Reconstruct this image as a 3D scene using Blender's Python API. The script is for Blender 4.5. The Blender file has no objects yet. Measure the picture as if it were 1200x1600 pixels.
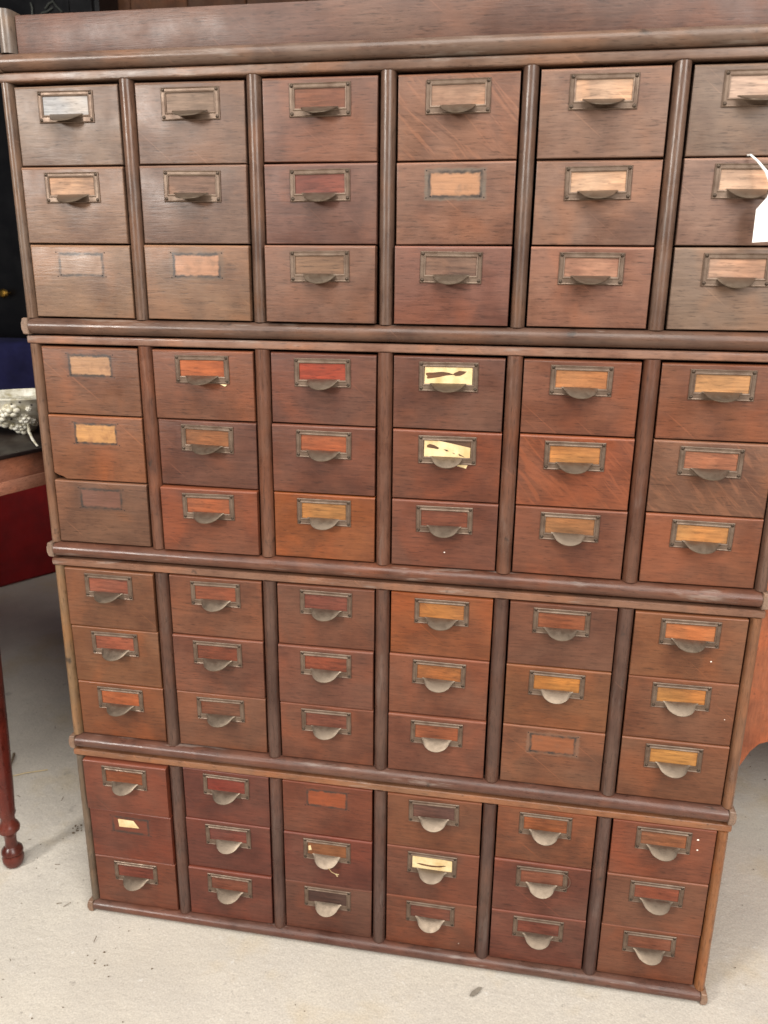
import bpy, bmesh, math, random
from mathutils import Vector, Matrix
from mathutils.geometry import tessellate_polygon
random.seed(11)
S = bpy.context.scene
COL = S.collection

# ------------------------------------------------------------------ camera
cam = bpy.data.objects.new('camera', bpy.data.cameras.new('camera'))
COL.objects.link(cam)
Rr, Dn, Fw = (0.9846, 0.1745, 0.0109), (0.0590, -0.2733, -0.9601), (-0.1645, 0.9460, -0.2794)
M = Matrix(((Rr[0], -Dn[0], -Fw[0], 0.1770), (Rr[1], -Dn[1], -Fw[1], -1.0132),
            (Rr[2], -Dn[2], -Fw[2], 1.0567), (0, 0, 0, 1)))
loc, q, _ = M.decompose()
cam.location = loc
cam.rotation_mode = 'QUATERNION'
cam.rotation_quaternion = q
cam.data.sensor_fit = 'VERTICAL'
cam.data.sensor_height = 36
cam.data.sensor_width = 27
cam.data.lens = 1232.63 / 1600 * 36
cam.data.clip_start = 0.02
cam.data.clip_end = 60
cam.data.dof.use_dof = True
cam.data.dof.focus_distance = 1.12
cam.data.dof.aperture_fstop = 7.0
S.camera = cam
# ------------------------------------------------------------------ light
w = bpy.data.worlds.new('World')
S.world = w
w.use_nodes = True
w.node_tree.nodes['Background'].inputs[0].default_value = (0.80, 0.88, 1.0, 1)
w.node_tree.nodes['Background'].inputs[1].default_value = 0.085

def area(name, loc, target, sx, sy, watts, col):
    l = bpy.data.lights.new(name, 'AREA')
    l.shape = 'RECTANGLE'
    l.size, l.size_y, l.energy, l.color = sx, sy, watts, col
    o = bpy.data.objects.new(name, l)
    COL.objects.link(o)
    o.location = loc
    o.rotation_euler = (Vector(target) - Vector(loc)).to_track_quat('-Z', 'Y').to_euler()
    return o
# daylight through the open doorway, to either side of the photographer, and from the skylight
area('doorway_daylight_left', (-2.1, -2.75, 2.05), (-0.3, 0.1, 0.5), 0.55, 0.65, 100, (1.0, 0.96, 0.90))
area('doorway_daylight_right', (2.1, -2.6, 2.2), (0.4, 0.0, 0.5), 1.4, 1.6, 98, (1.0, 0.97, 0.93))
area('skylight', (0.1, -1.35, 2.8), (0.1, -0.85, 0.0), 2.2, 1.8, 76, (1.0, 0.965, 0.90))
S.view_settings.view_transform = 'Standard'
S.view_settings.look = 'None'
S.view_settings.exposure = 0.12
S.view_settings.gamma = 1.0
S.cycles.filter_width = 1.55

# ------------------------------------------------------------------ materials
def s2l(c):
    return tuple((v / 255 / 12.92) if v / 255 <= 0.04045 else ((v / 255 + 0.055) / 1.055) ** 2.4 for v in c)

class NT:
    def __init__(self, name):
        self.m = bpy.data.materials.new(name)
        self.m.use_nodes = True
        self.t = self.m.node_tree
        self.b = self.t.nodes['Principled BSDF']
    def n(self, typ, **kw):
        nd = self.t.nodes.new(typ)
        for k, v in kw.items():
            setattr(nd, k, v)
        return nd
    def L(self, a, b):
        self.t.links.new(a, b)
    def val(self, sock, v):
        if isinstance(v, (int, float, tuple, list)):
            sock.default_value = v
        else:
            self.L(v, sock)
    def math(self, op, a, b=0.0, clamp=False):
        nd = self.n('ShaderNodeMath', operation=op, use_clamp=clamp)
        self.val(nd.inputs[0], a); self.val(nd.inputs[1], b)
        return nd.outputs[0]
    def vmath(self, op, a, b):
        nd = self.n('ShaderNodeVectorMath', operation=op)
        self.val(nd.inputs[0], a); self.val(nd.inputs[1], b)
        return nd.outputs[0]
    def mix(self, fac, a, b, blend='MIX'):
        nd = self.n('ShaderNodeMix', data_type='RGBA', blend_type=blend)
        self.val(nd.inputs[0], fac)
        for s, v in ((nd.inputs[6], a), (nd.inputs[7], b)):
            self.val(s, (*v, 1) if isinstance(v, tuple) and len(v) == 3 else v)
        return nd.outputs[2]
    def noise(self, vec, scale, detail=4, rough=0.55, dist=0.0):
        nd = self.n('ShaderNodeTexNoise')
        self.L(vec, nd.inputs['Vector'])
        nd.inputs['Scale'].default_value = scale
        nd.inputs['Detail'].default_value = detail
        nd.inputs['Roughness'].default_value = rough
        nd.inputs['Distortion'].default_value = dist
        return nd.outputs['Fac']
    def ramp(self, fac, a, b, lo=0.0, hi=1.0):
        nd = self.n('ShaderNodeMapRange')
        self.L(fac, nd.inputs[0])
        for i, v in enumerate((a, b, lo, hi)):
            nd.inputs[1 + i].default_value = v
        return nd.outputs[0]
    def objco(self, scale=(1, 1, 1), rot=(0, 0, 0)):
        tc = self.n('ShaderNodeTexCoord')
        oi = self.n('ShaderNodeObjectInfo')
        r = self.n('ShaderNodeVectorMath', operation='SCALE')
        r.inputs[0].default_value = (17.3, 31.7, 23.1)
        self.L(oi.outputs['Random'], r.inputs['Scale'])
        mp = self.n('ShaderNodeMapping')
        mp.inputs['Scale'].default_value = scale
        src = tc.outputs['Object']
        if any(rot):
            m0 = self.n('ShaderNodeMapping')
            m0.inputs['Rotation'].default_value = rot
            self.L(src, m0.inputs['Vector'])
            src = m0.outputs[0]
        self.L(src, mp.inputs['Vector'])
        return self.vmath('ADD', mp.outputs[0], r.outputs[0]), oi.outputs['Color'], tc.outputs['Object'], oi.outputs['Random']

def oak(name, axis='x', figured=False, ghost=None, rough=0.40, strength=1.0, wear=0.0, lit_worn_edge=0.0):
    """aged stained oak: colour of the piece from Object Info, long grain along one axis"""
    T = NT(name)
    st = {'x': (26.0, 60, 270), 'z': (270, 60, 26.0), 'y': (270, 26.0, 270)}[axis]
    fi = {'x': (70, 200, 640), 'z': (640, 200, 70), 'y': (640, 70, 640)}[axis]
    rot = (0, math.radians(-8), 0) if figured else (0, 0, 0)
    v1, colr, oc, rnd = T.objco(st, rot)
    v2, _, _, _ = T.objco(fi, (0, 0, 0))
    v3, _, _, _ = T.objco((1, 1, 1))
    g1 = T.noise(v1, 1.0, 4, 0.55, 0.15)
    g2 = T.noise(v2, 1.0, 3, 0.6)
    blotch = T.noise(v3, 15, 4, 0.6)
    blotch2 = T.noise(v3, 23, 4, 0.6)
    base = colr
    # stain and polish gone uneven: dark bluish-purple smears, warm rubbed patches, dusty haze
    c = T.mix(T.ramp(blotch, 0.42, 0.66, 0, 0.75), base, T.mix(1.0, base, (0.56, 0.47, 0.45), 'MULTIPLY'))
    c = T.mix(T.ramp(T.noise(v3, 12.0, 3, 0.5, 0.6), 0.50, 0.68, 0, 0.6), c, T.mix(1.0, base, (1.45, 1.16, 0.92), 'MULTIPLY'))
    c = T.mix(T.ramp(blotch2, 0.50, 0.72, 0, 0.28), c, T.mix(1.0, base, (1.35, 1.25, 1.15), 'MULTIPLY'))
    c = T.mix(T.ramp(T.noise(v3, 6.5, 3), 0.46, 0.74, 0.0, 0.20), c, (0.16, 0.108, 0.076))
    if wear:
        c = T.mix(T.ramp(T.noise(T.objco({'x': (9, 60, 60), 'z': (60, 60, 9), 'y': (60, 9, 60)}[axis])[0], 1.0, 4, 0.65), 0.585, 0.66, 0, wear), c, (0.36, 0.32, 0.28))
        c = T.mix(T.ramp(T.noise(v3, 42, 3, 0.6), 0.34, 0.26, 0, 0.7), c, (0.03, 0.022, 0.018))
    k = T.ramp(g1, 0.30, 0.70, 1 - 0.17 * strength, 1 + 0.15 * strength)
    c = T.mix(1.0, c, _grey(T, k), 'MULTIPLY')
    pore = T.ramp(g2, 0.30, 0.44, 0.0, 1.0)
    c = T.mix(1.0, c, _grey(T, T.math('ADD', T.math('MULTIPLY', pore, 0.45), 0.55)), 'MULTIPLY')
    # scratches and small dents
    sc = T.noise(T.objco((7, 60, 330), (0, math.radians(-40), 0))[0], 1.0, 2, 0.5)
    c = T.mix(T.ramp(sc, 0.70, 0.76, 0, 0.30), c, T.mix(1.0, base, (2.1, 1.9, 1.75), 'MULTIPLY'))
    if figured:
        f1 = T.noise(T.objco((16, 60, 130), (0, math.radians(-48), 0))[0], 1.0, 3, 0.55, 0.8)
        f2 = T.noise(T.objco((12, 60, 170), (0, math.radians(-34), 0))[0], 1.0, 3, 0.5, 0.5)
        c = T.mix(T.ramp(f1, 0.54, 0.63, 0, 0.5), c, T.mix(1.0, base, (1.55, 1.42, 1.3), 'MULTIPLY'))
        c = T.mix(T.ramp(f2, 0.60, 0.68, 0, 0.45), c, T.mix(1.0, base, (0.5, 0.45, 0.45), 'MULTIPLY'))
    if lit_worn_edge:       # rubbed finish plus painted-in overhead light along the drawer's top front edge
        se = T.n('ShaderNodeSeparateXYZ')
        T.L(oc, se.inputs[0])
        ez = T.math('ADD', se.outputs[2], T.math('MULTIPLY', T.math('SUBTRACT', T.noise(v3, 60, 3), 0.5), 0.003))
        c = T.mix(T.ramp(ez, -0.0034, -0.0018, 0, lit_worn_edge), c, T.mix(1.0, base, (2.2, 2.1, 2.0), 'MULTIPLY'))
    if ghost:
        inner, mark, amt = ghost
        sp = T.n('ShaderNodeSeparateXYZ')
        T.L(oc, sp.inputs[0])
        jit = T.math('MULTIPLY', T.math('SUBTRACT', T.noise(v3, 160, 3), 0.5), 0.0045)
        ax = T.math('ADD', T.math('ABSOLUTE', sp.outputs[0]), jit)
        az = T.math('ADD', T.math('ABSOLUTE', T.math('SUBTRACT', sp.outputs[2], GZ)), jit)
        d1 = T.math('MAXIMUM', T.math('SUBTRACT', ax, 0.0368), T.math('SUBTRACT', az, 0.0178))
        d2 = T.math('MAXIMUM', T.math('SUBTRACT', ax, 0.0300), T.math('SUBTRACT', az, 0.0128))
        m1 = T.ramp(d1, 0.0012, -0.0012, 0, 1)
        m2 = T.ramp(d2, 0.0010, -0.0010, 0, 1)
        edge = T.math('MULTIPLY', T.ramp(T.math('ABSOLUTE', T.math('SUBTRACT', d2, 0.0008)), 0.0028, 0.0006, 0, 1), T.ramp(T.noise(v3, 70, 2), 0.34, 0.55, 0.2, 0.95))
        c = T.mix(T.math('MULTIPLY', m1, T.ramp(T.noise(v3, 55, 3), 0.25, 0.7, amt * 0.35, amt)), c, mark)
        patch = T.mix(1.0, inner, _grey(T, T.ramp(g1, 0.3, 0.7, 0.8, 1.15)), 'MULTIPLY')
        c = T.mix(T.math('MULTIPLY', m2, T.ramp(T.noise(v3, 90, 3), 0.28, 0.5, 0.55, 1.0)), c, patch)
        c = T.mix(edge, c, (0.035, 0.025, 0.02))
    T.L(c, T.b.inputs['Base Color'])
    T.L(T.ramp(T.noise(v3, 22, 4), 0.3, 0.75, rough - 0.07, rough + 0.16), T.b.inputs['Roughness'])
    T.b.inputs['Specular IOR Level'].default_value = 0.38
    bp = T.n('ShaderNodeBump')
    bp.inputs['Strength'].default_value = 0.35
    bp.inputs['Distance'].default_value = 0.0006
    T.L(T.math('ADD', T.math('MULTIPLY', g2, 0.7), T.math('MULTIPLY', g1, 0.8)), bp.inputs['Height'])
    T.L(bp.outputs[0], T.b.inputs['Normal'])
    return T.m

def _grey(T, f):
    cb = T.n('ShaderNodeCombineColor')
    for i in range(3):
        T.L(f, cb.inputs[i])
    return cb.outputs[0]

def plain(name, col, rough=0.5, metal=0.0, var=0.25, scale=60, obcol=False, bump=0.0, spec=0.5, col2=None, sheen=0.0):
    T = NT(name)
    v, oc, _, _ = T.objco()
    nz = T.noise(v, scale, 4, 0.6)
    base = oc if obcol else (*s2l(col), 1)
    if col2:
        c = T.mix(T.ramp(nz, 0.38, 0.66), base, (*s2l(col2), 1))
    else:
        c = T.mix(1.0, base, _grey(T, T.ramp(nz, 0.25, 0.75, 1 - var, 1 + var)), 'MULTIPLY')
    T.L(c, T.b.inputs['Base Color'])
    T.L(T.ramp(T.noise(v, scale * 1.7, 3), 0.3, 0.7, rough - 0.08, rough + 0.1), T.b.inputs['Roughness'])
    T.b.inputs['Metallic'].default_value = metal
    T.b.inputs['Specular IOR Level'].default_value = spec
    T.b.inputs['Sheen Weight'].default_value = sheen
    if bump:
        bp = T.n('ShaderNodeBump')
        bp.inputs['Strength'].default_value = bump
        bp.inputs['Distance'].default_value = 0.002
        T.L(nz, bp.inputs['Height'])
        T.L(bp.outputs[0], T.b.inputs['Normal'])
    return T.m

# drawer front measures (metres)
PITCH, DW, GAP = 0.165, 0.1412, 0.0020
ZT = [1.2913, 0.9681, 0.6433, 0.3186]
ZB = [1.0058, 0.6835, 0.3597, 0.0400]
HW, HH = 0.0378, 0.0185           # half size of the label holder
GZ = -0.0065 - HH                 # centre of the holder below the drawer's top edge
ZF = 0.0200                       # floor level

M_H = oak('stained_oak_level_grain', 'x', lit_worn_edge=0.42)
M_BOARD = oak('stained_oak_board', 'x')
M_V = oak('stained_oak_upright_grain', 'z', rough=0.30, wear=0.07)
M_BEAD = oak('polished_oak_moulding', 'x', rough=0.31, strength=0.7, wear=0.28)
M_Y = oak('stained_oak_deep_grain', 'y')
M_FIG = oak('stained_oak_ray_figure', 'x', figured=True, lit_worn_edge=0.42)
M_CARD = oak('bare_oak_behind_holder', 'x', rough=0.55, strength=1.9)
M_PULL = plain('tarnished_nickel', (128, 114, 100), 0.45, 0.95, 0.10, 70)
M_FRAME = plain('browned_steel', (114, 96, 82), 0.45, 0.5, 0.30, 60, col2=(92, 73, 60))
M_SCREW = plain('dark_screw_steel', (70, 58, 48), 0.4, 0.7, 0.3, 300)
M_PAPER = plain('old_cream_paper', (214, 194, 150), 0.85, 0, 0.10, 45, col2=(190, 160, 110))
M_WHITE = plain('white_card', (232, 232, 228), 0.7, 0, 0.02, 20)
M_DARK = plain('dark_inside_wood', (40, 28, 24), 0.8, 0, 0.3, 30)
M_FLECK = plain('white_paint_fleck', (235, 225, 215), 0.6, 0, 0.05, 50)

# ------------------------------------------------------------------ helpers
def mesh_obj(name, bm, mat, parent=None, color=None, smooth=35, loc=None):
    bmesh.ops.recalc_face_normals(bm, faces=bm.faces)
    me = bpy.data.meshes.new(name)
    bm.to_mesh(me)
    bm.free()
    if mat:
        me.materials.append(mat)
    if smooth:
        for p in me.polygons:
            p.use_smooth = True
        me.set_sharp_from_angle(angle=math.radians(smooth))
    return inst(name, me, parent, color, loc)

def inst(name, me, parent=None, color=None, loc=None):
    o = bpy.data.objects.new(name, me)
    COL.objects.link(o)
    if parent:
        o.parent = parent
    if color:
        o.color = (*color, 1)
    if loc:
        o.location = loc
    return o

def thing(name, label, cat, loc=(0, 0, 0), group=None, rz=0.0):
    o = bpy.data.objects.new(name, None)
    o.empty_display_size = 0.05
    COL.objects.link(o)
    o.location = loc
    o.rotation_euler = (0, 0, rz)
    return tag(o, label, cat, group)

def tag(o, label=None, cat=None, group=None, kind=None):
    for k, v in (('label', label), ('category', cat), ('group', group), ('kind', kind)):
        if v:
            o[k] = v
    return o

def box(bm, x0, x1, y0, y1, z0, z1, bev=0.0, seg=2):
    r = bmesh.ops.create_cube(bm, size=1)
    vs = r['verts']
    for v in vs:
        v.co = Vector(((x0 + x1) / 2 + v.co.x * (x1 - x0), (y0 + y1) / 2 + v.co.y * (y1 - y0), (z0 + z1) / 2 + v.co.z * (z1 - z0)))
    if bev:
        es = {e for v in vs for e in v.link_edges}
        bmesh.ops.bevel(bm, geom=list(es), offset=bev, segments=seg, affect='EDGES', profile=0.6)
    return bm

def prism(bm, pts, y0, y1):
    """polygon in x,z pulled through y"""
    a = [bm.verts.new((x, y0, z)) for x, z in pts]
    b = [bm.verts.new((x, y1, z)) for x, z in pts]
    fs = [bm.faces.new(a), bm.faces.new(b[::-1])]
    n = len(pts)
    for i in range(n):
        bm.faces.new((a[i], b[i], b[(i + 1) % n], a[(i + 1) % n]))
    return fs

def extrude_profile(bm, prof, p0, p1, axis):
    """closed profile of (u,v); axis 'x': u=y v=z along x; axis 'z': u=x v=y along z; axis 'y': u=x v=z along y"""
    def P(u, v, t):
        return {'x': (t, u, v), 'z': (u, v, t), 'y': (u, t, v)}[axis]
    n = len(prof)
    k = max(2, int(abs(p1 - p0) / 0.06) + 1)
    rings = []
    for i in range(k):
        t = p0 + (p1 - p0) * i / (k - 1)
        rings.append([bm.verts.new(P(u, v, t)) for u, v in prof])
    for a, b in zip(rings, rings[1:]):
        for i in range(n):
            bm.faces.new((a[i], a[(i + 1) % n], b[(i + 1) % n], b[i]))
    bm.faces.new(rings[0]); bm.faces.new(rings[-1][::-1])
    return bm

def lathe(bm, prof, c=(0, 0), n=24):
    rings = []
    for r, z in prof:
        rings.append([bm.verts.new((c[0] + r * math.cos(2 * math.pi * i / n), c[1] + r * math.sin(2 * math.pi * i / n), z)) for i in range(n)])
    for a, b in zip(rings, rings[1:]):
        for i in range(n):
            bm.faces.new((a[i], a[(i + 1) % n], b[(i + 1) % n], b[i]))
    bm.faces.new(rings[0][::-1]); bm.faces.new(rings[-1])
    return bm

def tube(bm, pts, rads, n=8):
    pts = [Vector(p) for p in pts]
    if not isinstance(rads, (list, tuple)):
        rads = [rads] * len(pts)
    rings = []
    for i, p in enumerate(pts):
        d = (pts[min(i + 1, len(pts) - 1)] - pts[max(i - 1, 0)]).normalized()
        a = d.cross(Vector((0.31, 0.22, 0.93)))
        if a.length < 1e-3:
            a = d.cross(Vector((1, 0, 0)))
        a.normalize()
        b = d.cross(a)
        rings.append([bm.verts.new(p + rads[i] * (math.cos(2 * math.pi * j / n) * a + math.sin(2 * math.pi * j / n) * b)) for j in range(n)])
    for a, b in zip(rings, rings[1:]):
        for i in range(n):
            bm.faces.new((a[i], a[(i + 1) % n], b[(i + 1) % n], b[i]))
    bm.faces.new(rings[0][::-1]); bm.faces.new(rings[-1])
    return bm

def ball(bm, c, r, sub=2, sc=(1, 1, 1)):
    R = bmesh.ops.create_icosphere(bm, subdivisions=sub, radius=1)
    for v in R['verts']:
        v.co = Vector((c[0] + v.co.x * r * sc[0], c[1] + v.co.y * r * sc[1], c[2] + v.co.z * r * sc[2]))

# ------------------------------------------------------------------ the room: floor and back wall
def concrete():
    T = NT('worn_concrete')
    tc = T.n('ShaderNodeTexCoord')
    v = tc.outputs['Object']
    big = T.noise(v, 1.6, 5, 0.6)
    mid = T.noise(v, 9, 5, 0.65)
    fine = T.noise(v, 70, 4, 0.7)
    grit = T.noise(v, 320, 2, 0.6)
    c = T.mix(T.ramp(big, 0.35, 0.68), (0.51, 0.462, 0.39), (0.63, 0.58, 0.505))
    c = T.mix(T.ramp(mid, 0.36, 0.68, 0, 0.65), c, (0.47, 0.43, 0.38))
    c = T.mix(T.ramp(T.noise(v, 3.7, 4, 0.7), 0.54, 0.70, 0, 0.6), c, (0.52, 0.42, 0.27))
    c = T.mix(T.ramp(fine, 0.62, 0.74, 0, 0.55), c, (0.74, 0.72, 0.68))
    c = T.mix(T.ramp(fine, 0.37, 0.28, 0, 0.6), c, (0.27, 0.24, 0.21))
    c = T.mix(T.ramp(T.noise(v, 26, 3, 0.6), 0.66, 0.73, 0, 0.5), c, (0.30, 0.27, 0.24))
    c = T.mix(1.0, c, _grey(T, T.ramp(grit, 0.25, 0.75, 0.84, 1.12)), 'MULTIPLY')
    T.L(c, T.b.inputs['Base Color'])
    T.L(T.ramp(mid, 0.3, 0.7, 0.6, 0.85), T.b.inputs['Roughness'])
    bp = T.n('ShaderNodeBump')
    bp.inputs['Strength'].default_value = 0.5
    bp.inputs['Distance'].default_value = 0.003
    T.L(T.math('ADD', fine, T.math('MULTIPLY', mid, 1.5)), bp.inputs['Height'])
    T.L(bp.outputs[0], T.b.inputs['Normal'])
    return T.m

bm = bmesh.new()
bmesh.ops.create_grid(bm, x_segments=60, y_segments=60, size=5)
for v in bm.verts:
    v.co.z = 0.0012 * math.sin(v.co.x * 3.1 + 1) * math.sin(v.co.y * 2.7)
fl = mesh_obj('floor', bm, concrete(), loc=(0, -1.4, ZF - 0.0012))
tag(fl, kind='structure')

M_PLANK = oak('rough_wall_boards', 'z', rough=0.6)
wall = thing('plank_wall', 'brown upright board wall of the shed behind the cabinets', 'wall', (0, 2.3, ZF))
for i in range(30):
    bm = bmesh.new()
    x0 = -3.6 + i * 0.24
    box(bm, -0.118, 0.118, random.uniform(-0.004, 0.004), 0.03, 0, 3.2, 0.004, 1)
    k = random.uniform(0.8, 1.15)
    mesh_obj('plank', bm, M_PLANK, wall, tuple(k * c for c in s2l((96, 62, 40))), loc=(x0 + 0.12, 0, 0))

# ------------------------------------------------------------------ stacked drawer sections
C_DIV = [s2l((112, 87, 73)), s2l((112, 76, 60)), s2l((100, 72, 61)), s2l((94, 68, 60))]
C_STRIP = [s2l((124, 98, 82)), s2l((148, 112, 94)), s2l((152, 110, 88)), s2l((164, 114, 82))]
C_STILE = [[s2l((120, 100, 86)), s2l((118, 92, 78))], [s2l((126, 94, 74)), s2l((112, 84, 70))], [s2l((140, 110, 80)), s2l((140, 96, 68))], [s2l((112, 96, 80)), s2l((160, 106, 68))]]  # lower stiles paler: wear, and side light painted into their colour
C_CARC = [s2l((112, 84, 70)), s2l((116, 76, 60)), s2l((106, 72, 60)), s2l((102, 68, 57))]
X1 = 0.4985                        # outer face of the side panels

def halfround(cu, cv, ru, rv, n=10, flip=False):
    """half ellipse bulging towards -v (towards the viewer), closed at the back"""
    return [(cu + ru * math.cos(math.pi * i / n), cv - rv * math.sin(math.pi * i / n)) for i in range(n + 1)]

def bead_profile(z0, z1, y, d, n=10):
    """half round in (y,z) bulging to -y"""
    zc, rz = (z0 + z1) / 2, (z1 - z0) / 2
    return [(y - d * math.sin(math.pi * i / n), zc + rz * math.cos(math.pi * i / n)) for i in range(n + 1)] + [(y + 0.012, z0), (y + 0.012, z1)]

def carcass(sec, z0, z1, col, depth=0.40):
    """side, back, top and bottom boards of one section, z measured in world and the section's Empty at floor level"""
    zz = sec.location.z
    a, b = z0 - zz, z1 - zz
    for s in (-1, 1):
        bm = bmesh.new(); box(bm, min(s * X1, s * (X1 - 0.015)), max(s * X1, s * (X1 - 0.015)), 0.012, depth, a, b, 0.0008, 1)
        mesh_obj('side_panel', bm, M_V, sec, col)
    bm = bmesh.new(); box(bm, -X1 + 0.016, X1 - 0.016, depth - 0.012, depth - 0.002, a + 0.001, b - 0.001)
    mesh_obj('back_panel', bm, M_DARK, sec)
    bm = bmesh.new(); box(bm, -X1 + 0.016, X1 - 0.016, 0.010, depth - 0.013, b - 0.009, b - 0.001)
    mesh_obj('top_board', bm, M_DARK, sec)
    bm = bmesh.new(); box(bm, -X1 + 0.016, X1 - 0.016, 0.010, depth - 0.013, a + 0.001, a + 0.018)
    mesh_obj('bottom_board', bm, M_DARK, sec)

def var(c, k=0.12):
    f = 1 + random.uniform(-k, k)
    return tuple(max(0, v * f) for v in c)

def bead(sec, z0, z1, col, n_cap=True, d=0.0125):
    zz = sec.location.z
    bm = bmesh.new()
    extrude_profile(bm, bead_profile(z0 - zz, z1 - zz, 0.0, d), -0.4925, 0.4925, 'x')
    mesh_obj('bead_moulding', bm, M_BEAD, sec, var(col))
    for s in (-1, 1):
        bm = bmesh.new()
        zc, rz = (z0 + z1) / 2 - zz, (z1 - z0) / 2 + 0.0004
        prof = [(s * (0.4990 + 0.0038 * math.sin(math.pi * i / 8) ** 0.5), zc + rz * math.cos(math.pi * i / 8)) for i in range(9)]
        prof += [(s * 0.4932, zc - rz), (s * 0.4932, zc + rz)]
        extrude_profile(bm, prof, -0.0118, 0.385, 'y')
        bmesh.ops.bevel(bm, geom=[e for e in bm.edges if all(abs(v.co.y + 0.0118) < 1e-5 for v in e.verts)], offset=0.0012, segments=1, affect='EDGES')
        mesh_obj('side_moulding', bm, M_Y, sec, tuple(KA * v for v in var(s2l((150, 124, 106)), 0.15)))

def strip(sec, z0, z1, col):
    zz = sec.location.z
    bm = bmesh.new()
    box(bm, -0.5012, 0.5012, -0.0055, 0.02, z0 - zz, z1 - zz, 0.003, 3)
    mesh_obj('top_strip', bm, M_BEAD, sec, var(col))

# ---- drawer parts, made once and shared
ROWH = [(ZT[i] - ZB[i]) / 3 for i in range(4)]

def drawer_mesh(h, mat, chip=False):
    bm = bmesh.new()
    hw, H = DW / 2, h - GAP
    if chip:
        pts = [(-hw, 0), (hw, 0), (hw, -H), (-hw + 0.019, -H), (-hw + 0.013, -H + 0.0035), (-hw + 0.006, -H + 0.0055), (-hw, -H + 0.0085)]
    else:
        pts = [(-hw, 0), (hw, 0), (hw, -H), (-hw, -H)]
    prism(bm, pts, 0.0, 0.016)
    tp = [e for e in bm.edges if all(abs(v.co.y) < 1e-6 and abs(v.co.z) < 1e-6 for v in e.verts)]
    bmesh.ops.bevel(bm, geom=tp, offset=0.0032, segments=4, affect='EDGES', profile=0.5)
    fr = [e for e in bm.edges if all(abs(v.co.y) < 1e-6 for v in e.verts) and not all(abs(v.co.z + 0.0032) < 1e-5 for v in e.verts)]
    bmesh.ops.bevel(bm, geom=fr, offset=0.0014, segments=3, affect='EDGES', profile=0.6)
    box(bm, -hw + 0.003, hw - 0.003, 0.0162, 0.33, -H + 0.003, -0.012)
    bmesh.ops.recalc_face_normals(bm, faces=bm.faces)
    me = bpy.data.meshes.new('drawer')
    bm.to_mesh(me); bm.free()
    me.materials.append(mat)
    for p in me.polygons:
        p.use_smooth = True
    me.set_sharp_from_angle(angle=math.radians(50))
    return me
_dm = {}
def get_drawer_mesh(sec, mat, chip=False):
    k = (sec, mat.name, chip)
    if k not in _dm:
        _dm[k] = drawer_mesh(ROWH[sec], mat, chip)
    return _dm[k]

def holder_mesh():
    bm = bmesh.new()
    # opening: side rails 6.5 mm, top 6.3 mm, bottom 9.5 mm
    def ring(l, r, t, b, y):
        return [bm.verts.new(p) for p in ((-l, y, -t), (r, y, -t), (r, y, -b), (-l, y, -b))]
    W, H = HW, 2 * HH
    spec = [(0, 0, 0, 0.0), (0, 0, 0, -0.0011), (0.0009, 0.0009, 0.0009, -0.0019), (0.0019, 0.0019, 0.0019, -0.0013), (0.0044, 0.004, 0.0066, -0.0013),
            (0.0054, 0.005, 0.0078, -0.0021), (0.0066, 0.0062, 0.0092, -0.0017), (0.0068, 0.0064, 0.0094, -0.0004)]
    rs = []
    for s, t, b, y in spec:
        rs.append(ring(W - s, W - s, t, H - b, y))
    for a, b in zip(rs, rs[1:]):
        for i in range(4):
            bm.faces.new((a[i], a[(i + 1) % 4], b[(i + 1) % 4], b[i]))
    bmesh.ops.recalc_face_normals(bm, faces=bm.faces)
    me = bpy.data.meshes.new('label_holder')
    bm.to_mesh(me); bm.free()
    me.materials.append(M_FRAME)
    return me

def pull_mesh():
    """thin sheet tongue: straight line along the holder's lower rail, ogee lip that juts out and droops"""
    bm = bmesh.new()
    n, m, W = 24, 8, 0.0232
    def lip(u):
        a = abs(u)
        if a < 0.70:
            return math.sqrt(1 - (a / 0.88) ** 2)
        if a >= 1:
            return 0.0
        t, d = (a - 0.70) / 0.30, 0.30
        return (2 * t ** 3 - 3 * t ** 2 + 1) * 0.606 + (t ** 3 - 2 * t ** 2 + t) * d * -1.49 + (t ** 3 - t ** 2) * d * -0.1
    top, bot = [], []
    for i in range(n + 1):
        u = -1 + 2 * i / n
        rt, rb = [], []
        L = lip(u)
        for j in range(m + 1):
            t = j / m
            y = -0.0016 - 0.0190 * L * (t ** 0.9) - 0.0004 * t
            z = -0.0265 - L * 0.0092 * t ** 1.25 - 0.0008 * t
            rt.append(bm.verts.new((u * W, y, z)))
            rb.append(bm.verts.new((u * W, y + 0.0003, z - 0.0009)))
        top.append(rt); bot.append(rb)
    for i in range(n):
        for j in range(m):
            bm.faces.new((top[i][j], top[i + 1][j], top[i + 1][j + 1], top[i][j + 1]))
            bm.faces.new((bot[i][j + 1], bot[i + 1][j + 1], bot[i + 1][j], bot[i][j]))
        bm.faces.new((top[i][m], top[i + 1][m], bot[i + 1][m], bot[i][m]))
        bm.faces.new((top[i + 1][0], top[i][0], bot[i][0], bot[i + 1][0]))
    for i in (0, n):
        for j in range(m):
            bm.faces.new((top[i][j], top[i][j + 1], bot[i][j + 1], bot[i][j]))
    bmesh.ops.recalc_face_normals(bm, faces=bm.faces)
    me = bpy.data.meshes.new('finger_pull')
    bm.to_mesh(me); bm.free()
    me.materials.append(M_PULL)
    for p in me.polygons:
        p.use_smooth = True
    me.set_sharp_from_angle(angle=math.radians(50))
    return me

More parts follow.
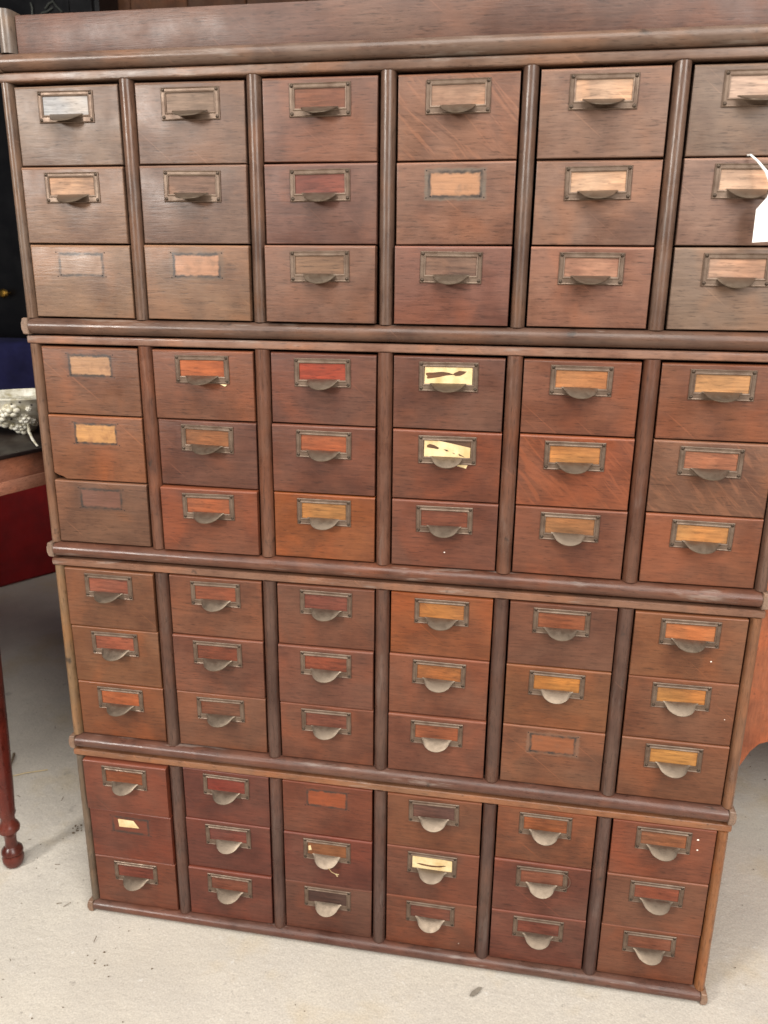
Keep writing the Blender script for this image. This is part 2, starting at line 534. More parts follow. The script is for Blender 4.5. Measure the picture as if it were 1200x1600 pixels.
def screws_mesh(holes=False):
    bm = bmesh.new()
    for sx in (-1, 1):
        for z in (-0.0030, -2 * HH + 0.0034):
            c = (sx * (HW - 0.0032), z)
            if holes:
                ball(bm, (c[0], 0.0003, c[1]), 0.0013, 1, (1, 0.45, 1))
            else:
                ball(bm, (c[0], -0.0014, c[1]), 0.0022, 2, (1, 0.62, 1))
        if holes:
            ball(bm, (sx * (HW - 0.0082), 0.0003, -2 * HH + 0.0052), 0.0014, 1, (1, 0.45, 1))
    me = bpy.data.meshes.new('screw_heads')
    bm.to_mesh(me); bm.free()
    me.materials.append(M_SCREW if not holes else M_DARK)
    for p in me.polygons:
        p.use_smooth = True
    return me

def card_mesh():
    bm = bmesh.new()
    box(bm, -HW + 0.005, HW - 0.005, -0.0005, 0.0001, -2 * HH + 0.007, -0.005)
    me = bpy.data.meshes.new('label_backing')
    bm.to_mesh(me); bm.free()
    me.materials.append(M_CARD)
    return me
ME_HOLD, ME_PULL, ME_SCREW, ME_HOLE, ME_CARD = holder_mesh(), pull_mesh(), screws_mesh(), screws_mesh(True), card_mesh()

def sheet(bm, outline, holes=(), y=-0.0008, th=0.00025):
    """thin paper with real torn holes; outline in x,z"""
    loops = [[Vector((x, z, 0)) for x, z in l] for l in (outline, *holes)]
    flat = [p for l in loops for p in l]
    tris = tessellate_polygon(loops)
    A = [bm.verts.new((p.x, y, p.y)) for p in flat]
    B = [bm.verts.new((p.x, y + th, p.y)) for p in flat]
    for t in tris:
        bm.faces.new([A[i] for i in t]); bm.faces.new([B[i] for i in reversed(t)])
    k = 0
    for l in loops:
        n = len(l)
        for i in range(n):
            a, b = k + i, k + (i + 1) % n
            bm.faces.new((A[a], A[b], B[b], B[a]))
        k += n
    return bm

# photo colours of the fronts: rows of six
F = [
 [[(146,128,116),(128,106,96),(126,88,76),(146,104,86),(150,118,104),(142,126,116)],
  [(148,118,100),(122,98,88),(122,86,78),(140,100,84),(150,118,104),(156,126,114)],
  [(150,120,98),(142,110,88),(128,92,78),(126,80,70),(154,106,88),(138,120,108)]],
 [[(128,92,76),(122,78,62),(104,68,62),(104,72,66),(124,80,66),(130,84,66)],
  [(138,90,66),(100,68,62),(104,66,58),(118,68,54),(134,78,58),(124,92,78)],
  [(112,86,74),(124,72,56),(150,86,52),(106,66,58),(122,76,62),(132,80,60)]],
 [[(122,86,68),(120,76,62),(106,68,60),(152,82,50),(106,70,62),(130,86,64)],
  [(130,88,64),(112,68,60),(106,66,62),(122,74,62),(132,88,64),(130,84,66)],
  [(128,78,54),(116,74,60),(116,70,60),(116,70,62),(124,84,68),(120,80,64)]],
 [[(112,62,52),(100,56,52),(116,64,50),(122,78,58),(132,80,56),(130,76,60)],
  [(114,60,50),(98,54,50),(102,54,48),(110,66,54),(110,66,58),(122,80,64)],
  [(114,64,50),(104,58,52),(98,62,54),(116,68,52),(112,66,58),(122,78,62)]]]
K = [
 [[(196,194,200),(152,122,104),(150,92,66),(182,138,112),(220,176,146),(216,178,158)],
  [(208,160,128),(148,112,94),(142,76,62),None,(222,176,144),(222,178,150)],
  [None,None,(150,110,84),(140,104,86),(196,138,110),(196,152,128)]],
 [[None,(206,104,44),(168,64,34),(118,76,42),(200,128,70),(212,148,88)],
  [None,(170,104,56),(172,90,48),(112,76,46),(204,134,64),(200,124,84)],
  [None,(176,92,48),(194,126,54),(148,76,46),(166,110,60),(204,140,74)]],
 [[(156,84,60),(150,78,48),(134,64,46),(206,124,40),(168,92,52),(196,116,62)],
  [(176,88,56),(142,72,46),(146,72,46),(184,108,42),(210,136,52),(208,136,56)],
  [(190,98,46),(132,76,50),(140,74,52),(174,88,42),None,(216,144,62)]],
 [[(168,88,44),(154,58,40),None,(112,72,62),(170,94,48),(170,100,58)],
  [None,(130,60,48),(164,94,44),(128,76,44),(156,84,54),(154,80,54)],
  [(144,68,48),(144,78,54),(96,62,52),(134,68,48),(144,74,54),(154,86,58)]]]
# fronts whose label holder is gone: unfaded patch, stain left by the frame, strength
GHOST = {(0,1,3): ((180,132,98),(112,106,94),0.75), (0,2,0): ((150,119,98),(128,98,80),0.12), (0,2,1): ((176,128,98),(110,92,76),0.55),
         (1,0,0): ((176,132,96),(110,78,64),0.5), (1,1,0): ((196,142,88),(132,88,64),0.5), (1,2,0): ((118,80,66),(100,76,66),0.25),
         (2,2,4): ((150,90,58),(136,104,84),0.7), (3,0,2): ((150,76,44),(112,62,46),0.4), (3,1,0): ((120,62,44),(104,60,48),0.4)}
FIG = {(0,0,3), (1,1,4), (1,1,5), (0,1,3)}
OUT = {(0,1,1):0.004,(0,2,1):0.006,(0,1,2):0.003,(0,2,2):0.012,(0,2,3):0.008,(1,2,1):0.008,(1,2,0):0.003,(3,0,0):0.010,(3,1,0):0.006,
       (3,2,0):0.004,(2,0,0):0.003,(1,1,0):0.002,(2,1,2):0.004,(2,2,3):0.003,(0,2,4):0.002}
MEAN = [(140, 112, 97), (121, 79, 62), (118, 77, 60), (112, 67, 53)]
def toward(c, m, k):
    return tuple(a + (b - a) * k for a, b in zip(c, m))
def vivid(c, k=1.28):
    l = s2l(c)
    g = 0.3 * l[0] + 0.55 * l[1] + 0.15 * l[2]
    return tuple(max(0.004, g + (v - g) * k) for v in l)
KA = 0.66          # photo colour to surface colour
PART_LABEL = {
 (0,0,0):'drawer with a pale bluish white card in its holder', (0,1,3):'worn drawer that has lost its label holder, grey stain of the frame left', (0,2,0):'drawer without holder, only dark screw marks left',
 (0,2,1):'drawer without holder, lighter unfaded patch left', (1,0,0):'drawer without holder, tan unfaded patch left', (1,1,0):'drawer without holder, bright tan patch and chipped lower corner',
 (1,2,0):'greyish drawer without holder', (1,0,3):'drawer with cream paper label torn through the middle', (1,1,3):'drawer with crooked torn cream paper label', (1,2,2):'orange drawer with strong grain',
 (2,0,3):'bright orange drawer', (2,2,4):'drawer without holder, grey outline and orange patch left', (3,0,2):'red drawer without holder, orange patch left', (3,1,0):'red drawer without holder, scrap of cream paper left',
 (3,1,3):'drawer with cream paper label torn across', (1,1,5):'drawer with wavy diagonal figure', (0,0,3):'drawer crossed by pale diagonal streaks', (3,1,2):'drawer with a scrap of string hanging from its pull'}
SEC_LABEL = ['topmost drawer section, grey and faded, directly under the plain board crown', 'second drawer section from the top, with two torn cream paper labels in its fourth column',
             'third drawer section from the top, with one bright orange drawer in its fourth column', 'lowest drawer section, dark red, standing on the concrete floor']

for si in range(4):
    zt, zb, h = ZT[si], ZB[si], ROWH[si]
    b1 = zb - 0.0010
    b0 = zb - 0.0222 if si < 3 else ZF
    if si == 3:
        b1 = zb - 0.0008
    s0, s1 = zt + 0.0028, zt + 0.0136
    col = C_CARC[si]
    col = tuple(c * KA for c in col)
    sec = thing('drawer_section', SEC_LABEL[si], 'card cabinet', (0, 0, b0), 'stacked sections of the card file cabinet')
    carcass(sec, b0 + 0.0006, s1, col)
    bead(sec, b0, b1, col)
    strip(sec, s0, s1, tuple(c * KA for c in C_STRIP[si]))
    for s in (-1, 1):       # end stiles
        bm = bmesh.new()
        prof = halfround(s * 0.4924, 0.004, 0.0074, 0.0105) + [(s * 0.4924 - 0.0074, 0.014), (s * 0.4924 + 0.0074, 0.014)]
        extrude_profile(bm, prof, zb - 0.0006 - b0, zt + 0.0024 - b0, 'z')
        mesh_obj('stile', bm, M_V, sec, tuple(v * KA for v in C_STILE[si][s > 0]))
    for c in range(5):      # half-round dividers
        bm = bmesh.new()
        x = (c - 2) * PITCH
        rx = 0.0090 if si == 0 else 0.0098
        prof = halfround(x, 0.003, rx, 0.0100) + [(x - rx, 0.022), (x + rx, 0.022)]
        extrude_profile(bm, prof, zb - 0.0006 - b0, zt + 0.0024 - b0, 'z')
        mesh_obj('divider', bm, M_V, sec, tuple(v * KA for v in var(C_DIV[si])))
        bm = bmesh.new(); box(bm, x - 0.004, x + 0.004, 0.0225, 0.38, zb - b0, zt - b0)
        mesh_obj('partition', bm, M_DARK, sec)
    for r in range(3):
        for c in range(6):
            key = (si, r, c)
            chip = key == (1, 1, 0)
            if key in GHOST:
                g = GHOST[key]
                mat = oak('oak_with_holder_mark', 'x', lit_worn_edge=0.42, ghost=((*[v * KA for v in s2l(g[0])], 1), (*[v * KA for v in s2l(g[1])], 1), g[2]))
            else:
                mat = M_FIG if key in FIG else M_H
            me = get_drawer_mesh(si, mat, chip)
            out = OUT.get(key, random.uniform(-0.0014, 0.0030))
            d = inst('drawer', me, sec, tuple(KA * v * t for v, t in zip(vivid(toward(F[si][r][c], MEAN[si], (0.32, 0.34, 0.48, 0.34)[si]), (1.08, 1.12, 1.14, 1.14)[si]), ((0.80, 0.77, 0.72), (0.93, 0.92, 0.81), (0.97, 0.98, 0.85), (0.98, 0.99, 0.88))[si])))
            d.location = ((c - 2.5) * PITCH + random.uniform(-0.0005, 0.0005), -out, zt - r * h - GAP / 2 - b0)
            d.rotation_euler = (0, math.radians(random.uniform(-0.26, 0.26)), math.radians(random.uniform(-0.55, 0.55)))
            if key in PART_LABEL:
                d['label'] = PART_LABEL[key]
            if K[si][r][c] is None:
                tag(inst('screw_holes', ME_HOLE, d, loc=(0, 0, -0.0065)), kind='stuff')
                continue
            tilt = math.radians(random.uniform(-0.9, 0.9))
            ox = random.uniform(-0.0012, 0.0012)
            for nm, m_, cl in (('label_holder', ME_HOLD, None), ('label_backing', ME_CARD, tuple(KA * t * v for v, t in zip(vivid(K[si][r][c], 0.92), ((0.80, 0.82, 0.78) if si == 0 else (0.80, 0.83, 0.82))))), ('finger_pull', ME_PULL, None), ('screw_heads', ME_SCREW, None)):
                o = inst(nm, m_, d, cl, (ox, -0.0001, -0.0065))
                o.rotation_euler = (0, tilt, 0)
                if nm == 'screw_heads':
                    o['kind'] = 'stuff'
                if nm == 'finger_pull':
                    o.rotation_euler = (math.radians(random.uniform(-6, 5)), tilt, math.radians(random.uniform(-2.5, 2.5)))
            if key == (0, 0, 0):
                pass
            L = None
            if key == (1, 0, 3):
                L = [((-0.0300, -0.0058), (0.0305, -0.0062), (0.0306, -0.0285), (-0.0303, -0.0285)),
                     [((-0.0290, -0.0150), (-0.0275, -0.0140), (-0.0180, -0.0134), (-0.0080, -0.0122), (0.0000, -0.0130), (0.0062, -0.0148), (0.0085, -0.0128), (0.0145, -0.0102), (0.0232, -0.0110),
                       (0.0205, -0.0140), (0.0150, -0.0168), (0.0095, -0.0172), (0.0064, -0.0158), (-0.0030, -0.0170), (-0.0110, -0.0190), (-0.0260, -0.0218), (-0.0276, -0.0205), (-0.0266, -0.0186), (-0.0284, -0.0168))]]
            if key == (1, 1, 3):
                L = [((-0.0298, -0.0066), (-0.0120, -0.0062), (0.0060, -0.0094), (0.0304, -0.0140), (0.0302, -0.0300), (-0.0300, -0.0290)),
                     [((-0.0262, -0.0128), (-0.0225, -0.0110), (-0.0170, -0.0122), (-0.0100, -0.0158), (-0.0120, -0.0178), (-0.0180, -0.0168), (-0.0262, -0.0158)),
                      ((-0.0045, -0.0172), (0.0000, -0.0178), (0.0032, -0.0198), (-0.0010, -0.0200)), ((0.0070, -0.0212), (0.0105, -0.0222), (0.0112, -0.0232), (0.0080, -0.0226)),
                      ((0.0150, -0.0222), (0.0200, -0.0246), (0.0240, -0.0270), (0.0160, -0.0250))]]
            if key == (3, 1, 3):
                L = [((-0.0305, -0.0066), (0.0020, -0.0058), (0.0305, -0.0080), (0.0306, -0.0275), (-0.0305, -0.0285)),
                     [((-0.0250, -0.0195), (-0.0200, -0.0185), (-0.0060, -0.0198), (0.0080, -0.0196), (0.0190, -0.0172), (0.0225, -0.0180), (0.0120, -0.0218), (0.0000, -0.0232), (-0.0160, -0.0220))]]
            if L:
                bm = bmesh.new(); sheet(bm, *L, y=-0.0011)
                p = mesh_obj('paper_label', bm, M_PAPER, d, smooth=0, loc=(ox, 0, -0.0065))
                if key == (1, 1, 3):
                    bm = bmesh.new(); sheet(bm, ((0.0050, -0.0370), (0.0285, -0.0372), (0.0265, -0.0418), (0.0150, -0.0392)), y=-0.0006)
                    mesh_obj('paper_scrap', bm, M_PAPER, d, smooth=0, loc=(0, 0, -0.0065))
            if key == (3, 1, 2):
                bm = bmesh.new()
                tube(bm, [(0.006, -0.019, -0.041), (0.010, -0.016, -0.050), (0.0145, -0.008, -0.060), (0.0165, -0.004, -0.067)], [0.0005, 0.0005, 0.0006, 0.0012], 6)
                tube(bm, [(0.0145, -0.008, -0.060), (0.0185, -0.004, -0.064)], 0.0007, 6)
                mesh_obj('string_scrap', bm, M_PAPER, d)
                bm = bmesh.new(); sheet(bm, ((-0.0305, -0.0130), (-0.0270, -0.0120), (-0.0255, -0.0200), (-0.0305, -0.0215)), y=-0.0010)
                mesh_obj('paper_scrap', bm, M_PAPER, d, smooth=0, loc=(0, 0, -0.0065))
            if key == (3, 1, 4):
                bm = bmesh.new()
                tube(bm, [(0.030 + 0.012 * math.cos(a), -0.003, -0.024 + 0.014 * math.sin(a)) for a in [math.radians(-100 + 20 * i) for i in range(11)]], 0.0005, 6)
                mesh_obj('wire_loop', bm, M_FRAME, d)
            if key == (1, 0, 1):
                bm = bmesh.new(); sheet(bm, ((0.024, -0.0372), (0.034, -0.0378), (0.031, -0.0402), (0.028, -0.0392)), y=-0.0015)
                mesh_obj('paper_scrap', bm, M_PAPER, d, smooth=0, loc=(0, 0, -0.0065))
            if random.random() < 0.13 and si > 0 or key == (3, 0, 5):
                bm = bmesh.new()
                spots = [(0.047, -0.018), (0.048, -0.035), (-0.008, -0.047)] if key == (3, 0, 5) else [(random.uniform(-0.06, 0.06), random.uniform(-0.085, -0.05)) for _ in range(random.choice((1, 1, 2)))]
                for x, z in spots:
                    ball(bm, (x, 0, z), random.uniform(0.0006, 0.0010) * (1.5 if key == (3, 0, 5) else 1), 1, (1.3, 0.25, 1))
                tag(mesh_obj('paint_flecks', bm, M_FLECK, d), kind='stuff')
    # scrap left where the holder is gone in the lowest section
    if si == 3:
        for o in [c for c in sec.children if c.get('label') == PART_LABEL[(3, 1, 0)]]:
            bm = bmesh.new(); sheet(bm, ((-0.0215, -0.0090), (-0.0195, -0.0078), (0.0060, -0.0080), (0.0150, -0.0210), (-0.0200, -0.0225)), y=-0.0008)
            mesh_obj('paper_scrap', bm, M_PAPER, o, smooth=0, loc=(0, 0, -0.0065))

# ---- crown on top
col = tuple(c * KA for c in s2l((124, 100, 86)))
cz = 1.3062
crown = thing('cabinet_crown', 'plain upright board crown with round bead at the very top of the stack', 'cabinet top', (0, 0, cz))
bead(crown, cz, cz + 0.0204, col)
bm = bmesh.new(); box(bm, -0.4745, 0.4745, 0.004, 0.024, 0.0210, 0.0650, 0.002, 2)
mesh_obj('front_board', bm, M_BOARD, crown, tuple(c * KA for c in s2l((108, 78, 66))))
for s in (-1, 1):
    bm = bmesh.new()
    prof = halfround(s * 0.4855, 0.003, 0.0095, 0.0100) + [(s * 0.4855 - 0.0095, 0.02), (s * 0.4855 + 0.0095, 0.02)]
    extrude_profile(bm, prof, 0.0212, 0.0700, 'z')
    mesh_obj('stile', bm, M_V, crown, tuple(c * KA for c in s2l((134, 122, 112))))
    bm = bmesh.new(); box(bm, min(s * 0.495, s * 0.480), max(s * 0.495, s * 0.480), 0.0205, 0.39, 0.0010, 0.0690, 0.001, 1)
    mesh_obj('side_panel', bm, M_V, crown, col)
bm = bmesh.new(); box(bm, -0.4795, 0.4795, 0.025, 0.389, 0.0010, 0.0180)
mesh_obj('bottom_board', bm, M_DARK, crown)

# ---- white price tag hooked over a drawer at the right edge
pt = thing('price_tag', 'blank white price tag on white string at the right edge of the picture', 'tag', (0.430, -0.0262, 1.104))
bm = bmesh.new()
out = [(-0.0108, 0.0), (0.0112, 0.0015), (0.0112, 0.034), (0.0042, 0.0475), (0.0028, 0.0560), (-0.0004, 0.0565), (-0.0022, 0.0470), (-0.0115, 0.0345)]
hole = [(0.0002 + 0.0011 * math.cos(a), 0.0405 + 0.0011 * math.sin(a)) for a in [2 * math.pi * i / 10 for i in range(10)]]
sheet(bm, out, [hole], y=0.0, th=0.0005)
tc = mesh_obj('tag_card', bm, M_WHITE, pt, smooth=0)
tc.rotation_euler = (math.radians(4), 0, math.radians(-6))
bm = bmesh.new()
tube(bm, [(0.0010, -0.003, 0.0480), (0.0000, -0.0020, 0.060), (-0.0055, 0.004, 0.074), (-0.0140, 0.011, 0.0855), (-0.0205, 0.017, 0.0925), (-0.0215, 0.026, 0.0935)], [0.0017, 0.0018, 0.0016, 0.0012, 0.0010, 0.0010], 8)
mesh_obj('string', bm, M_WHITE, pt)

# ------------------------------------------------------------------ left: table with turned legs
M_MAH = oak('polished_mahogany', 'z', rough=0.24)
M_MAHX = oak('polished_mahogany_rail', 'x', rough=0.34)
tz = 0.781 - ZF
yaw = math.radians(-17.5)
tab = thing('side_table', 'red brown table with turned legs at the left edge', 'table', (-0.694, 0.065, ZF), rz=yaw)
c_m = tuple(0.75 * v for v in s2l((96, 38, 30)))
prof = [(0.008, 0.0), (0.0145, 0.003), (0.0182, 0.012), (0.0186, 0.020), (0.0160, 0.026), (0.0188, 0.030), (0.0178, 0.036), (0.0110, 0.043), (0.0098, 0.052), (0.0102, 0.062),
        (0.0120, 0.070), (0.0180, 0.076), (0.0188, 0.082), (0.0165, 0.088), (0.0125, 0.094), (0.0120, 0.104), (0.0150, 0.112), (0.0144, 0.120), (0.0165, 0.160), (0.0205, 0.26),
        (0.0245, 0.40), (0.0265, 0.50), (0.0230, 0.55), (0.0280, 0.57), (0.0240, 0.59), (0.0250, 0.62)]
TL, TW = 0.72, 0.50
for lx, ly in ((0, 0), (-TL, 0), (0, TW - 0.06), (-TL, TW - 0.06)):
    bm = bmesh.new(); lathe(bm, prof, n=28)
    box(bm, -0.026, 0.026, -0.026, 0.026, 0.62, tz - 0.0075, 0.002)
    mesh_obj('leg', bm, M_MAH, tab, c_m, loc=(lx, ly, 0))
c_r = tuple(1.5 * v for v in s2l((136, 92, 74)))
for (x0, x1, y0, y1) in ((-TL + 0.027, -0.027, -0.020, 0.0), (-TL + 0.027, -0.027, TW - 0.062, TW - 0.04), (0.006, 0.024, 0.027, TW - 0.088), (-TL - 0.024, -TL - 0.006, 0.027, TW - 0.088)):
    bm = bmesh.new(); box(bm, x0, x1, y0, y1, tz - 0.060, tz - 0.0075, 0.002)
    mesh_obj('apron', bm, M_MAHX, tab, tuple(0.8 * c for c in c_r))
bm = bmesh.new(); box(bm, 0.0245, 0.031, -0.03, TW - 0.03, tz - 0.066, tz - 0.044, 0.003)
mesh_obj('rail_moulding', bm, M_MAHX, tab, c_r)
bm = bmesh.new(); box(bm, -TL - 0.035, 0.033, -0.035, TW - 0.025, tz - 0.007, tz, 0.003, 3)
mesh_obj('tabletop', bm, M_MAHX, tab, (0.012, 0.008, 0.008))

# ---- cream flower-encrusted dish on that table
M_CREAM = plain('cream_glaze', (236, 232, 218), 0.25, 0, 0.06, 55, col2=(182, 172, 142))
dish = thing('ornamental_dish', 'cream footed dish encrusted with flowers, on the dark table at left', 'ornament', (-0.735, 0.31, 0.781))
dish.scale = (1, 1, 0.84)
bm = bmesh.new()
lathe(bm, [(0.012, 0.0), (0.016, 0.004), (0.022, 0.012), (0.036, 0.024), (0.050, 0.038), (0.060, 0.053), (0.066, 0.068), (0.072, 0.079), (0.0745, 0.082), (0.0745, 0.085), (0.069, 0.0855), (0.060, 0.070)], n=36)
mesh_obj('bowl', bm, M_CREAM, dish)
rnd = random.Random(5)
def surf(a, z):
    tb = [(0.0, 0.013), (0.012, 0.024), (0.024, 0.038), (0.038, 0.052), (0.053, 0.062), (0.068, 0.068), (0.08, 0.072)]
    for (z0, r0), (z1, r1) in zip(tb, tb[1:]):
        if z <= z1:
            r = r0 + (r1 - r0) * (z - z0) / (z1 - z0)
            break
    return Vector((r * math.cos(a), r * math.sin(a), z))
for i in range(22):
    a = math.radians(rnd.uniform(195, 350))
    z = rnd.uniform(0.012, 0.070)
    if i < 7:
        a = math.radians((232, 262, 285, 303, 250, 272, 292)[i]); z = (0.058, 0.048, 0.060, 0.040, 0.030, 0.022, 0.014)[i]
    p = surf(a, z)
    bm = bmesh.new()
    R = rnd.uniform(0.011, 0.0155) if i < 9 else rnd.uniform(0.005, 0.010)
    for k in range(6):
        t = k * math.pi / 3 + i
        off = Vector((-math.sin(a), math.cos(a), 0)) * math.cos(t) * R * 0.62 + Vector((0, 0, 1)) * math.sin(t) * R * 0.62
        ball(bm, off, R * 0.46, 2, (1, 1, 1))
    ball(bm, Vector((math.cos(a), math.sin(a), 0)) * R * 0.35, R * 0.42, 2)
    mesh_obj('flower', bm, M_CREAM, dish, loc=p, smooth=80)
bm = bmesh.new()
for i in range(16):
    a = math.radians(rnd.uniform(200, 345)); p = surf(a, rnd.uniform(0.02, 0.078)) * 1.0
    ball(bm, p, 0.0021, 1)
tag(mesh_obj('pierced_holes', bm, M_DARK, dish), kind='stuff')
bm = bmesh.new()
tube(bm, [(0.018, -0.018, 0.030), (0.0224, -0.025, 0.0240), (0.038, -0.048, 0.0110), (0.074, -0.092, 0.0055), (0.105, -0.128, 0.0040)], [0.0022, 0.0026, 0.0026, 0.0024, 0.0018], 10)
mesh_obj('curved_foot', bm, M_CREAM, dish)

# ---- unseen wardrobe, added as a light blocker to shade the floor at left
wd = thing('added_wardrobe', 'tall plain dark wardrobe added out of view at the far left to shade the floor by the table', 'wardrobe', (-1.655, -0.75, ZF))
c_w = s2l((70, 44, 34))
bm = bmesh.new(); box(bm, -0.42, 0.42, 0.0, 0.46, 0.06, 1.95, 0.004)
mesh_obj('body', bm, M_MAH, wd, c_w)
bm = bmesh.new(); box(bm, -0.40, 0.40, 0.01, 0.45, 0.0, 0.0595, 0.003)
mesh_obj('plinth', bm, M_MAH, wd, c_w)
bm = bmesh.new(); box(bm, -0.45, 0.45, -0.03, 0.48, 1.951, 2.0, 0.01, 3)
mesh_obj('cornice', bm, M_MAHX, wd, c_w)
for x0, x1 in ((-0.40, -0.003), (0.003, 0.40)):
    bm = bmesh.new(); box(bm, x0, x1, -0.022, -0.0005, 0.10, 1.90, 0.004)
    d = mesh_obj('door', bm, M_MAH, wd, c_w)
    bm = bmesh.new(); lathe(bm, [(0.006, 0), (0.006, 0.012), (0.014, 0.018), (0.014, 0.026), (0.004, 0.032)], n=16)
    k = mesh_obj('knob', bm, M_FRAME, d, loc=(0.03 if x0 > 0 else -0.03, -0.0225, 1.0))
    k.rotation_euler = (math.radians(90), 0, 0)

# ---- dark things further back on the left
M_RED = plain('red_cloth', (128, 6, 8), 0.8, 0, 0.3, 14, bump=0.4)
M_NAVY = plain('navy_velvet', (38, 38, 84), 0.85, 0, 0.4, 14, bump=0.5)
M_BLACK = plain('black_lacquer', (11, 9, 11), 0.35, 0, 0.3, 8)
M_BRASS = plain('worn_brass', (196, 150, 70), 0.3, 1.0, 0.15, 50)

red = thing('blanket_chest', 'red cloth covered chest on the floor behind the table at left', 'chest', (-1.50, 1.40, ZF), rz=math.radians(59))
bm = bmesh.new(); box(bm, -0.75, 0.6, 0.0, 0.5, 0.0, 0.44, 0.02, 3)
mesh_obj('body', bm, M_RED, red)
bm = bmesh.new(); box(bm, -0.76, 0.61, -0.012, 0.512, 0.441, 0.50, 0.02, 3)
mesh_obj('lid', bm, M_RED, red)

sofa = thing('velvet_sofa', 'dark navy velvet sofa back showing above the dish at left', 'sofa', (-1.75, 1.98, ZF))
bm = bmesh.new(); box(bm, -0.95, 0.95, -0.13, 0.13, 0.10, 0.795, 0.06, 5)
mesh_obj('backrest', bm, M_NAVY, sofa)
bm = bmesh.new(); box(bm, -0.95, 0.95, -0.22, -0.131, 0.10, 0.42, 0.03, 4)
mesh_obj('seat', bm, M_NAVY, sofa)
for sx in (-0.85, 0.85):
    for sy in (-0.18, 0.10):
        bm = bmesh.new(); lathe(bm, [(0.018, 0), (0.026, 0.05), (0.03, 0.0995)], n=14)
        mesh_obj('leg', bm, M_BLACK, sofa, loc=(sx, sy, 0))

cup = thing('black_cupboard', 'tall black cupboard with a small brass knob in the dark behind', 'cupboard', (-2.2, 2.13, ZF))
bm = bmesh.new(); box(bm, -0.72, 0.72, 0.0, 0.155, 0, 2.5, 0.004)
mesh_obj('body', bm, M_BLACK, cup)
for x0, x1 in ((-0.70, -0.005), (0.005, 0.70)):
    bm = bmesh.new(); box(bm, x0, x1, -0.020, -0.0005, 0.10, 2.35, 0.004)
    d = mesh_obj('door', bm, M_BLACK, cup)
    bm = bmesh.new(); box(bm, x0 + 0.09, x1 - 0.09, -0.026, -0.0205, 0.25, 2.2, 0.005)
    mesh_obj('door_panel', bm, M_BLACK, d)
    if x0 > 0:
        bm = bmesh.new(); lathe(bm, [(0.008, 0), (0.008, 0.012), (0.017, 0.018), (0.019, 0.026), (0.012, 0.034), (0.003, 0.036)], n=18)
        k = mesh_obj('knob', bm, M_BRASS, d, loc=(0.215, -0.0265, 0.975))
        k.rotation_euler = (math.radians(90), 0, 0)
M_WIRE = plain('pale_wire', (84, 86, 80), 0.4, 0.3, 0.1, 30)
bm = bmesh.new()
for pts in ([(-0.11, 0.006), (-0.105, -0.01), (-0.108, -0.03), (-0.112, -0.05)], [(-0.052, -0.016), (-0.035, 0.0), (-0.018, 0.006), (-0.006, -0.01), (0.016, -0.030)], [(-0.018, 0.006), (-0.024, 0.024), (0.004, 0.034)], [(-0.07, -0.03), (-0.045, -0.026), (-0.02, -0.014)]):
    tube(bm, [(x, 0, z) for x, z in pts], 0.0030, 8)
tag(mesh_obj('wire_hook', bm, M_WIRE, loc=(-1.63, 2.096, 2.05)), 'thin pale bent wire hanging on the black cupboard at upper left', 'wire')

# ---- orange oak chest behind on the right
ch = thing('oak_chest', 'orange brown oak chest with curved bracket foot behind the right side', 'chest', (0.53, 0.42, ZF))
foot = [(0.0, 0.0), (0.055, 0.0), (0.062, 0.05), (0.078, 0.095), (0.092, 0.120), (0.106, 0.150), (0.118, 0.178), (0.132, 0.196), (0.150, 0.204), (0.200, 0.212), (0.45, 0.214), (0.60, 0.204), (0.64, 0.178), (0.66, 0.12), (0.69, 0.0), (0.75, 0.0), (0.75, 0.70), (0.0, 0.70)]
bm = bmesh.new(); sheetpts = foot
sheet(bm, foot, y=0.0, th=0.02)
mesh_obj('front_panel', bm, M_V, ch, tuple(0.95 * v for v in s2l((178, 104, 70))), smooth=0)
for x0 in (0.0, 0.73):
    bm = bmesh.new(); box(bm, x0, x0 + 0.02, 0.0205, 0.44, 0, 0.70, 0.001)
    mesh_obj('side_panel', bm, M_V, ch, tuple(0.9 * v for v in s2l((168, 96, 64))))
bm = bmesh.new(); box(bm, -0.015, 0.765, -0.015, 0.46, 0.701, 0.725, 0.005)
mesh_obj('top', bm, M_BOARD, ch, tuple(0.9 * v for v in s2l((168, 96, 64))))

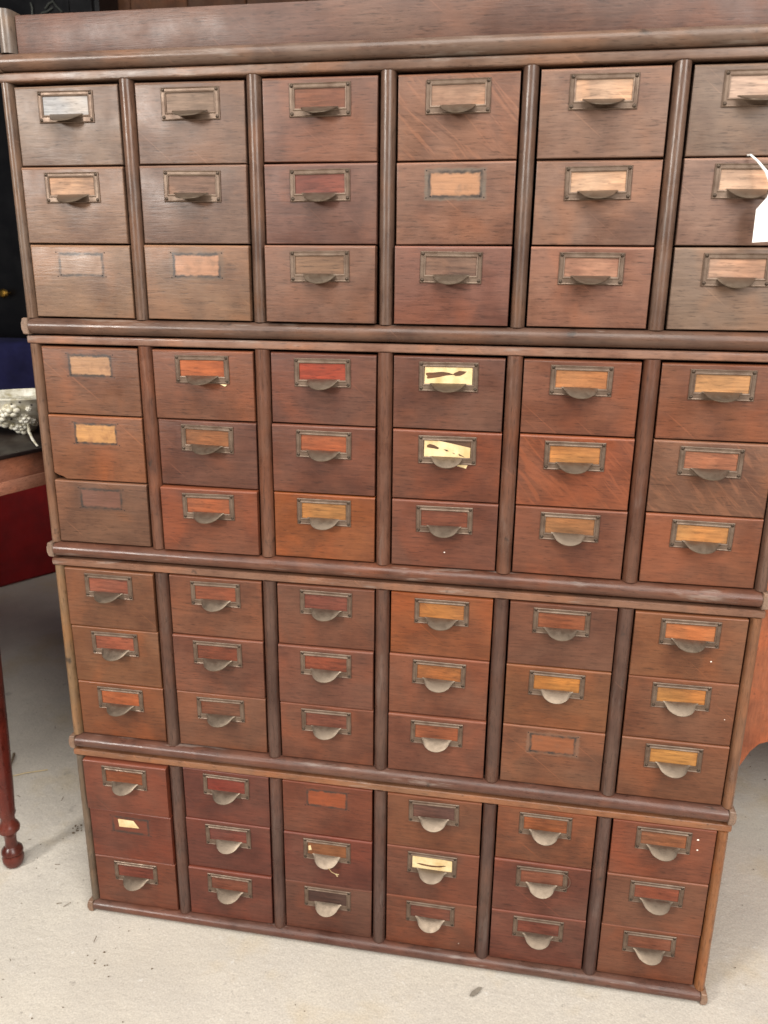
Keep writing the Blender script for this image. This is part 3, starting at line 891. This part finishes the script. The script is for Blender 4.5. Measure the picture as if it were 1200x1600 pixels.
# ---- litter on the concrete
M_STRAW = plain('dry_straw', (206, 184, 140), 0.7, 0, 0.2, 60)
M_TWIG = plain('dry_twig', (104, 88, 68), 0.8, 0, 0.3, 60)
M_LEAF = plain('dry_leaf', (132, 124, 112), 0.8, 0, 0.3, 90)
z = ZF + 0.0022
bm = bmesh.new(); tube(bm, [(-0.869, 0.300, z), (-0.885, 0.325, z + 0.003), (-0.893, 0.350, z + 0.004), (-0.902, 0.372, z + 0.008)], [0.0022, 0.0024, 0.0022, 0.003], 7)
tag(mesh_obj('twig', bm, M_TWIG), 'short dark twig on the floor beside the turned table leg', 'twig')
bm = bmesh.new(); tube(bm, [(-0.872, 0.298, z), (-0.84, 0.318, z + 0.002), (-0.80, 0.340, z + 0.001)], 0.0011, 6)
tag(mesh_obj('straw', bm, M_STRAW), 'pale straw stalk on the floor touching the dark twig', 'straw')
bm = bmesh.new()
sheet(bm, ((-0.013, 0.003), (-0.008, 0.006), (0.002, 0.004), (0.013, -0.003), (0.008, -0.006), (-0.005, -0.003)), y=-0.0006, th=0.0008)
lf = mesh_obj('leaf_scrap', bm, M_LEAF, smooth=0, loc=(0.160, -0.052, ZF + 0.0016))
lf.rotation_euler = (math.radians(80), 0, math.radians(35))
tag(lf, 'small dark dry leaf scrap on the floor in front of the lowest section', 'leaf')
bm = bmesh.new()
rnd = random.Random(9)
def crumb(x, y, r):
    ball(bm, (x, y, ZF + r * 0.3), r, 1, (rnd.uniform(0.8, 1.8), rnd.uniform(0.8, 1.5), 0.5))
for _ in range(150):
    x, y = rnd.uniform(-1.1, -0.4), rnd.uniform(-0.25, 0.75)
    crumb(x, y, rnd.uniform(0.0005, 0.0012))
for _ in range(60):
    crumb(rnd.uniform(-0.5, 0.8), rnd.uniform(-0.3, -0.03), rnd.uniform(0.0005, 0.0015))
for _ in range(50):
    crumb(rnd.uniform(0.53, 0.85), rnd.uniform(0.0, 0.7), rnd.uniform(0.0005, 0.0013))
for k in range(12):
    crumb(-0.633 + rnd.gauss(0, 0.006), 0.178 + rnd.gauss(0, 0.006), rnd.uniform(0.0008, 0.002))
for _ in range(34):
    x, y, a, l = rnd.uniform(-1.0, -0.45), rnd.uniform(-0.25, 0.5), rnd.uniform(0, 6.3), rnd.uniform(0.004, 0.014)
    tube(bm, [(x, y, z - 0.001), (x + l * math.cos(a), y + l * math.sin(a), z)], 0.0005, 5)
tag(mesh_obj('floor_litter', bm, M_TWIG), 'fine dark crumbs and chaff scattered over the concrete', 'litter', kind='stuff')
